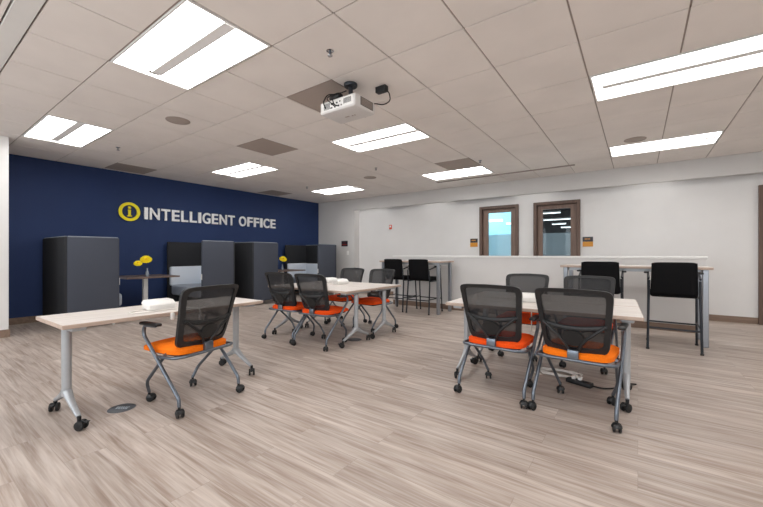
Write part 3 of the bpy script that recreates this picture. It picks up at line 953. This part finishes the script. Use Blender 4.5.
def make_stool():
    t = thing('bar_stool', '', 'stool')
    MB().box((0, .02, .685), (.46, .46, .075), .03, 3).build('seat', M['blackfab'], t)
    b = MB(); tb = bmesh.new(); n = 12; m_ = 10
    for side, off in ((0, 0), (1, .05)):
        pass
    def bpnt(u, v, off):
        x = u * (.228 - .012 * v)
        e = max(0, abs(u) - .8) / .2; e2 = max(0, v - .85) / .15
        th = .026 * (1 - .6 * max(e, e2) ** 3)
        return (x, -.235 - .055 * v + .02 * u * u + off * th, .70 + .383 * v - .012 * (abs(u) ** 8) * (v > .9))
    F = [[tb.verts.new(bpnt(-1 + 2 * i / n, j / m_, 1)) for j in range(m_ + 1)] for i in range(n + 1)]
    G = [[tb.verts.new(bpnt(-1 + 2 * i / n, j / m_, -1)) for j in range(m_ + 1)] for i in range(n + 1)]
    for i in range(n):
        for j in range(m_):
            tb.faces.new((F[i][j], F[i][j + 1], F[i + 1][j + 1], F[i + 1][j])); tb.faces.new((G[i][j], G[i + 1][j], G[i + 1][j + 1], G[i][j + 1]))
    rg_ = [(i, 0) for i in range(n)] + [(n, j) for j in range(m_)] + [(i, m_) for i in range(n, 0, -1)] + [(0, j) for j in range(m_, 0, -1)]
    for k in range(len(rg_)):
        a, c = rg_[k], rg_[(k + 1) % len(rg_)]
        tb.faces.new((F[a[0]][a[1]], F[c[0]][c[1]], G[c[0]][c[1]], G[a[0]][a[1]]))
    b.add(tb); b.build('backrest', M['blackfab'], t)
    for sx in (-1, 1):
        MB().tube([(sx * .255, -.29, .0), (sx * .245, -.235, .62), (sx * .24, -.262, .86)], .014, seg=10, fillet=.05).build('rear_leg', M['blackmetal'], t)
        MB().tube([(sx * .255, .29, .0), (sx * .248, .235, .66), (sx * .25, .20, .925), (sx * .25, .0, .925), (sx * .245, -.245, .88)], .013, seg=10, fillet=.05).build('front_leg', M['blackmetal'], t)
        MB().box((sx * .268, .06, .945), (.055, .24, .022), .009, 3).build('armrest', M['black'], t)
        MB().tube([(sx * .2525, -.265, .29), (sx * .252, .265, .29)], .010, seg=8).build('side_rail', M['blackmetal'], t)
        for y in (-.29, .29): MB().cyl((sx * .255, y, 0), (sx * .255, y, .02), .018, seg=12).build('foot_glide', M['black'], t)
    MB().tube([(-.2525, -.267, .27), (.2525, -.267, .27)], .011, seg=8).build('foot_rail', M['blackmetal'], t)
    MB().tube([(-.2525, .267, .27), (.2525, .267, .27)], .011, seg=8).build('foot_rail', M['blackmetal'], t)
    MB().tube([(-.245, -.20, .645), (-.245, .2, .645), (.245, .2, .645), (.245, -.2, .645)], .012, seg=8, fillet=.03).build('seat_frame', M['blackmetal'], t)
    return t
sproto = make_stool()
bpy.context.view_layer.update()
for k, (x, y, rz, lab) in enumerate([(.36, 5.86, R(-1), 'rightmost black bar stool, standing alone near the end of the half wall'),
                                  (-.42, 5.88, R(1), 'black bar stool behind the right table, partly hidden by mesh chairs'),
                                  (-3.55, 6.47, R(0), 'right one of the two black stools at the left bar table'),
                                  (-4.16, 6.485, R(0), 'left one of the two black stools at the left bar table')]):
    o = sproto if k == 0 else copy_tree(sproto)
    o.location = (x, y, 0); o.rotation_euler = (0, 0, rz)
    tag(o, lab, 'stool', 'black bar stools at the tall tables')

# ------------------------------------------------------------------ high-back booths
def booth(ym, s, label):
    """ym = y of the closed back; s = +1 opens towards +y, -1 towards -y"""
    t = thing('privacy_booth', label, 'booth', (-7.15, ym, 0), 0, 'charcoal high-back booths along the navy wall')
    D, W, H, B = .725, 1.28, 1.455, .09
    Y = lambda v: s * v
    def panel(nm, x0, x1, y0, y1, m):
        z0 = B
        p = MB().box(((x0 + x1) / 2, Y((y0 + y1) / 2), (z0 + H) / 2), (x1 - x0, abs(y1 - y0), H - z0), .02, 3)
        return p.build(nm, m, t)
    front = panel('side_panel', -.06, 0, .03, D, M['charcoal'])
    back = panel('back_panel', -W, -.004, 0, .06, M['charcoal2'])
    rear = panel('wall_side_panel', -W, -W + .06, .06, D + .125, M['charcoal2'])
    for o, pts in ((front, [(-.03, Y(.05), H), (-.03, Y(D - .02), H)]), (back, [(-W + .03, Y(.03), H), (-.03, Y(.03), H)])):
        MB().tube(pts, .012, seg=8).build('piping', M['piping'], o)
    # upholstered lining and seat
    MB().box((-W + .11, Y(.455), .70), (.10, .74, .42), .035, 3).build('side_cushion', M['palegrey'], t)
    MB().box((-W / 2, Y(.12), .70), (W - .14, .11, .40), .035, 3).build('back_cushion', M['palegrey'], t)
    MB().box((-W / 2, Y(.43), .40), (W - .13, .72, .22), .045, 3).build('seat_cushion', M['midgrey'], t)
    MB().box((-W / 2, Y(.37), .20), (W - .13, .60, .22), .01).build('seat_base', M['charcoal2'], t)
    for gx_ in (-.05, -W + .05):
        for gy_ in (.05, D - .07):
            MB().cyl((gx_, Y(gy_), 0), (gx_, Y(gy_), B + .01), .018, .022, seg=14).build('foot_glide', M['whitemetal'], t)
    MB().box((-.03, Y(D + .003), .72), (.035, .008, .12), .003).build('power_outlet', M['whiteplastic'], t, smooth=False)
    return t
booth(1.63, 1, 'leftmost charcoal high-back booth, its closed back toward the white corner')
booth(4.50, -1, 'second charcoal booth from left, showing a pale grey seat inside')
booth(4.90 + .03, 1, 'third charcoal booth from left, touching the second back to back')
booth(7.74, -1, 'farthest charcoal booth with pale grey seat, in the corner by the white wall')
def booth_table(y, label):
    t = thing('booth_table', label, 'table', (-7.78, y, 0), 0, 'dark wood tables between the booths')
    MB().box((0, 0, .748), (.86, .90, .028), .004).build('table_top', M['walnut'], t, smooth=False)
    MB().box((0, 0, .38), (.075, .075, .715), .006).build('column', M['whitemetal'], t, smooth=False)
    MB().box((0, 0, .728), (.40, .30, .012), .002).build('mounting_plate', M['whitemetal'], t, smooth=False)
    MB().box((0, 0, .012), (.50, .42, .022), .006).build('base_plate', M['whitemetal'], t, smooth=False)
booth_table(2.98, 'dark wood table between the first two booths, nearest yellow flowers')
booth_table(6.27, 'far dark wood table between the last two booths')

def vase(loc, label):
    o = MB()
    o.lathe([(0, 0), (.030, 0), (.034, .01), (.03, .06), (.016, .105), (.014, .14), (.018, .152), (.013, .15), (.010, .12), (.012, .10), (.024, .06), (.026, .015), (0, .012)], seg=28)
    return tag(o.build('flower_vase', M['vase'], None, True, loc), label, 'vase', 'bud vases on the booth tables')
def flower(base, head, r, label, group):
    t = thing('yellow_flower', label, 'flower', base, 0, group)
    h = Vector(head) - Vector(base)
    MB().tube([(0, 0, 0), tuple(h * .5 + Vector((0, 0, .02))), tuple(h)], .004, seg=6, fillet=.05).build('stem', M['stem'], t)
    d = Vector((.62, -.25, .75)); d.normalize()
    q = Vector((0, 0, 1)).rotation_difference(d).to_matrix().to_4x4()
    p = MB()
    for layer, (n, rr, tilt) in enumerate(((18, r, .05), (15, r * .86, .45), (12, r * .66, .8))):
        for k in range(n):
            a = 2 * PI * (k + .5 * layer) / n
            tb = bmesh.new()
            L_ = rr; w = rr * .2
            prof = [(0, .3), (.35, .9), (.7, 1), (.92, .7), (1, .2)]
            up, lo = [], []
            for u, ww in prof:
                z = L_ * u * math.sin(tilt) + .006 * math.sin(PI * u)
                x = L_ * u * math.cos(tilt)
                up.append((tb.verts.new((x, -w * ww, z)), tb.verts.new((x, w * ww, z))))
                lo.append((tb.verts.new((x, -w * ww, z - .004)), tb.verts.new((x, w * ww, z - .004))))
            for i in range(len(prof) - 1):
                tb.faces.new((up[i][0], up[i + 1][0], up[i + 1][1], up[i][1])); tb.faces.new((lo[i][0], lo[i][1], lo[i + 1][1], lo[i + 1][0]))
                for e in (0, 1): tb.faces.new((up[i][e], lo[i][e], lo[i + 1][e], up[i + 1][e]))
            tb.faces.new((up[0][0], up[0][1], lo[0][1], lo[0][0])); tb.faces.new((up[-1][0], lo[-1][0], lo[-1][1], up[-1][1]))
            p.add(tb, Matrix.Translation(h) @ q @ Matrix.Rotation(a, 4, 'Z'))
    p.build('petals', M['petal'], t)
    c = MB(); c.lathe([(0, .02), (r * .2, .016), (r * .28, 0), (0, -.008)], seg=14, mtx=Matrix.Translation(h) @ q @ Matrix.Translation((0, 0, .012)))
    c.build('flower_centre', M['petal_eye'], t)
v1 = Vector((-7.70, 2.985, .7625)); v2 = Vector((-7.70, 6.22, .7625))
vase(v1, 'glass bud vase with yellow flowers on the nearer booth table')
vase(v2, 'bud vase with a yellow flower on the far booth table')
flower(v1 + Vector((0, 0, .10)), v1 + Vector((.03, -.03, .315)), .10, 'upper, larger yellow flower in the vase on the nearer booth table', 'yellow flowers in vases')
flower(v1 + Vector((0, 0, .101)), v1 + Vector((.09, -.19, .245)), .07, 'lower yellow flower leaning left in the nearer vase', 'yellow flowers in vases')
flower(v2 + Vector((0, 0, .10)), v2 + Vector((.06, -.03, .29)), .10, 'yellow flower in the vase on the far booth table', 'yellow flowers in vases')

# ------------------------------------------------------------------ small things on the walls
def door_sign(x, z, label):
    t = thing('door_sign', label, 'sign', (x, YF, z), 0, 'black and amber door signs')
    w = .19
    MB().box((0, -.006, .05), (w, .012, .10), .002).build('name_panel', M['signblack'], t, smooth=False)
    MB().box((0, -.006, -.053), (w, .012, .102), .002).build('amber_panel', M['signyellow'], t, smooth=False)
    q = MB()
    for k in range(4): q.box((-.045 + .026 * k, -.0125, .055), (.018, .002, .024))
    q.build('lettering', M['signgold'], t, smooth=False)
door_sign(-3.32, CAM_H + .29, 'small black and amber sign left of the left glazed door')
door_sign(-.85, CAM_H + .265, 'small black and amber sign right of the right glazed door')
t = thing('wall_plaque', 'small black plaque with dark red writing on the white wall near the corner', 'sign', (-7.38, YS, CAM_H + .33))
MB().box((0, -.006, 0), (.25, .012, .17), .002).build('plate', M['signblack'], t, smooth=False)
q = MB()
for k in range(6): q.box((-.08 + .032 * k, -.0125, -.03), (.022, .002, .03))
for k in range(4): q.box((-.05 + .032 * k, -.0125, .025), (.018, .002, .016))
q.build('lettering', M['signred'], t, smooth=False)
t = thing('light_switch', 'white light switch plate below the black plaque', 'switch', (-7.25, YS, CAM_H + .04))
MB().box((0, -.004, 0), (.085, .008, .13), .003).build('plate', M['whiteplastic'], t, smooth=False)
MB().box((0, -.009, 0), (.035, .006, .07), .002).build('rocker', M['whiteplastic'], t, smooth=False)
t = thing('fire_alarm', 'small red fire alarm device high on the white far wall', 'alarm', (-5.83, YF + .004, CAM_H + .79))
MB().box((0, -.012, 0), (.09, .024, .13), .008).build('casing', M['red'], t)
MB().box((0, -.027, .015), (.045, .01, .05), .004).build('strobe', M['whiteplastic'], t)

# glowing strips in the offices; right-hand ones stand for mirrored room lights
def strip(x, y, z, w, label):
    t = thing('strip_light', label, 'light', (x, y, z), 0, 'strip lamps inside the offices')
    MB().box((0, 0, .03), (w, .06, .04), .005).build('housing', M['whitemetal'], t, smooth=False)
    MB().box((0, 0, .004), (w - .02, .05, .014), .003).build('tube_lens', M['striplight'], t, smooth=False)
OFF = [(-3.22, 10.0, 2.10, .40, 'longer strip lamp seen through the left glazed door'),
       (-2.90, 10.2, 2.02, .20, 'short strip lamp at right behind the left glazed door'),
       (-1.72, 9.6, 2.19, .40, 'topmost white strip lamp seen through the right glazed door'),
       (-1.88, 11.2, 2.165, .72, 'second, longest strip lamp seen through the right glazed door'),
       (-2.05, 12.6, 2.14, .42, 'third, short strip lamp seen through the right glazed door'),
       (-2.0, 13.6, 2.09, .30, 'lowest strip lamp, at right behind the right glazed door')]
for a in OFF: strip(*a)

# ------------------------------------------------------------------ lamps and camera
l = bpy.data.lights.new('office_lamp', 'AREA'); l.size = .6; l.energy = 40  # added unseen fill that brightens the left office behind its glass
o = bpy.data.objects.new('office_ceiling_lamp', l); COL.objects.link(o); o.location = (-3.45, 9.5, 2.85)
def spot(x, y, z, e, size, tgt):
    l = bpy.data.lights.new('wall_washer', 'SPOT'); l.energy = e; l.spot_size = R(size); l.spot_blend = .9
    l.shadow_soft_size = .04; l.color = (1, .98, .95)
    o = bpy.data.objects.new('wall_washer_lamp', l); COL.objects.link(o); o.location = (x, y, z)
    d = Vector(tgt) - Vector((x, y, z)); o.rotation_euler = d.to_track_quat('-Z', 'Y').to_euler()
for x in (-6.4, -4.4, -1.9, .2, 2.4):
    spot(x, 8.50, ZC + .22, 12, 125, (x, 8.56, 0))
w = bpy.data.worlds.new('world'); SC.world = w; w.use_nodes = True
w.node_tree.nodes['Background'].inputs[0].default_value = (.9, .95, 1, 1)
w.node_tree.nodes['Background'].inputs[1].default_value = WORLD

cam = bpy.data.cameras.new('camera'); co = bpy.data.objects.new('camera', cam); COL.objects.link(co)
co.location = (0, 0, CAM_H); co.rotation_euler = (R(90), 0, R(35.6))
cam.sensor_width = 36; cam.lens = 36 * 358.0 / 763
cam.shift_y = -(253.5 - 254.3) / 763 * 1.0
cam.clip_start = .02
SC.camera = co
vs = SC.view_settings
SC.display_settings.display_device = 'sRGB'
vs.view_transform = 'Standard'; vs.look = 'None'; vs.gamma = 1; vs.use_curve_mapping = False
vs.exposure = 0.3
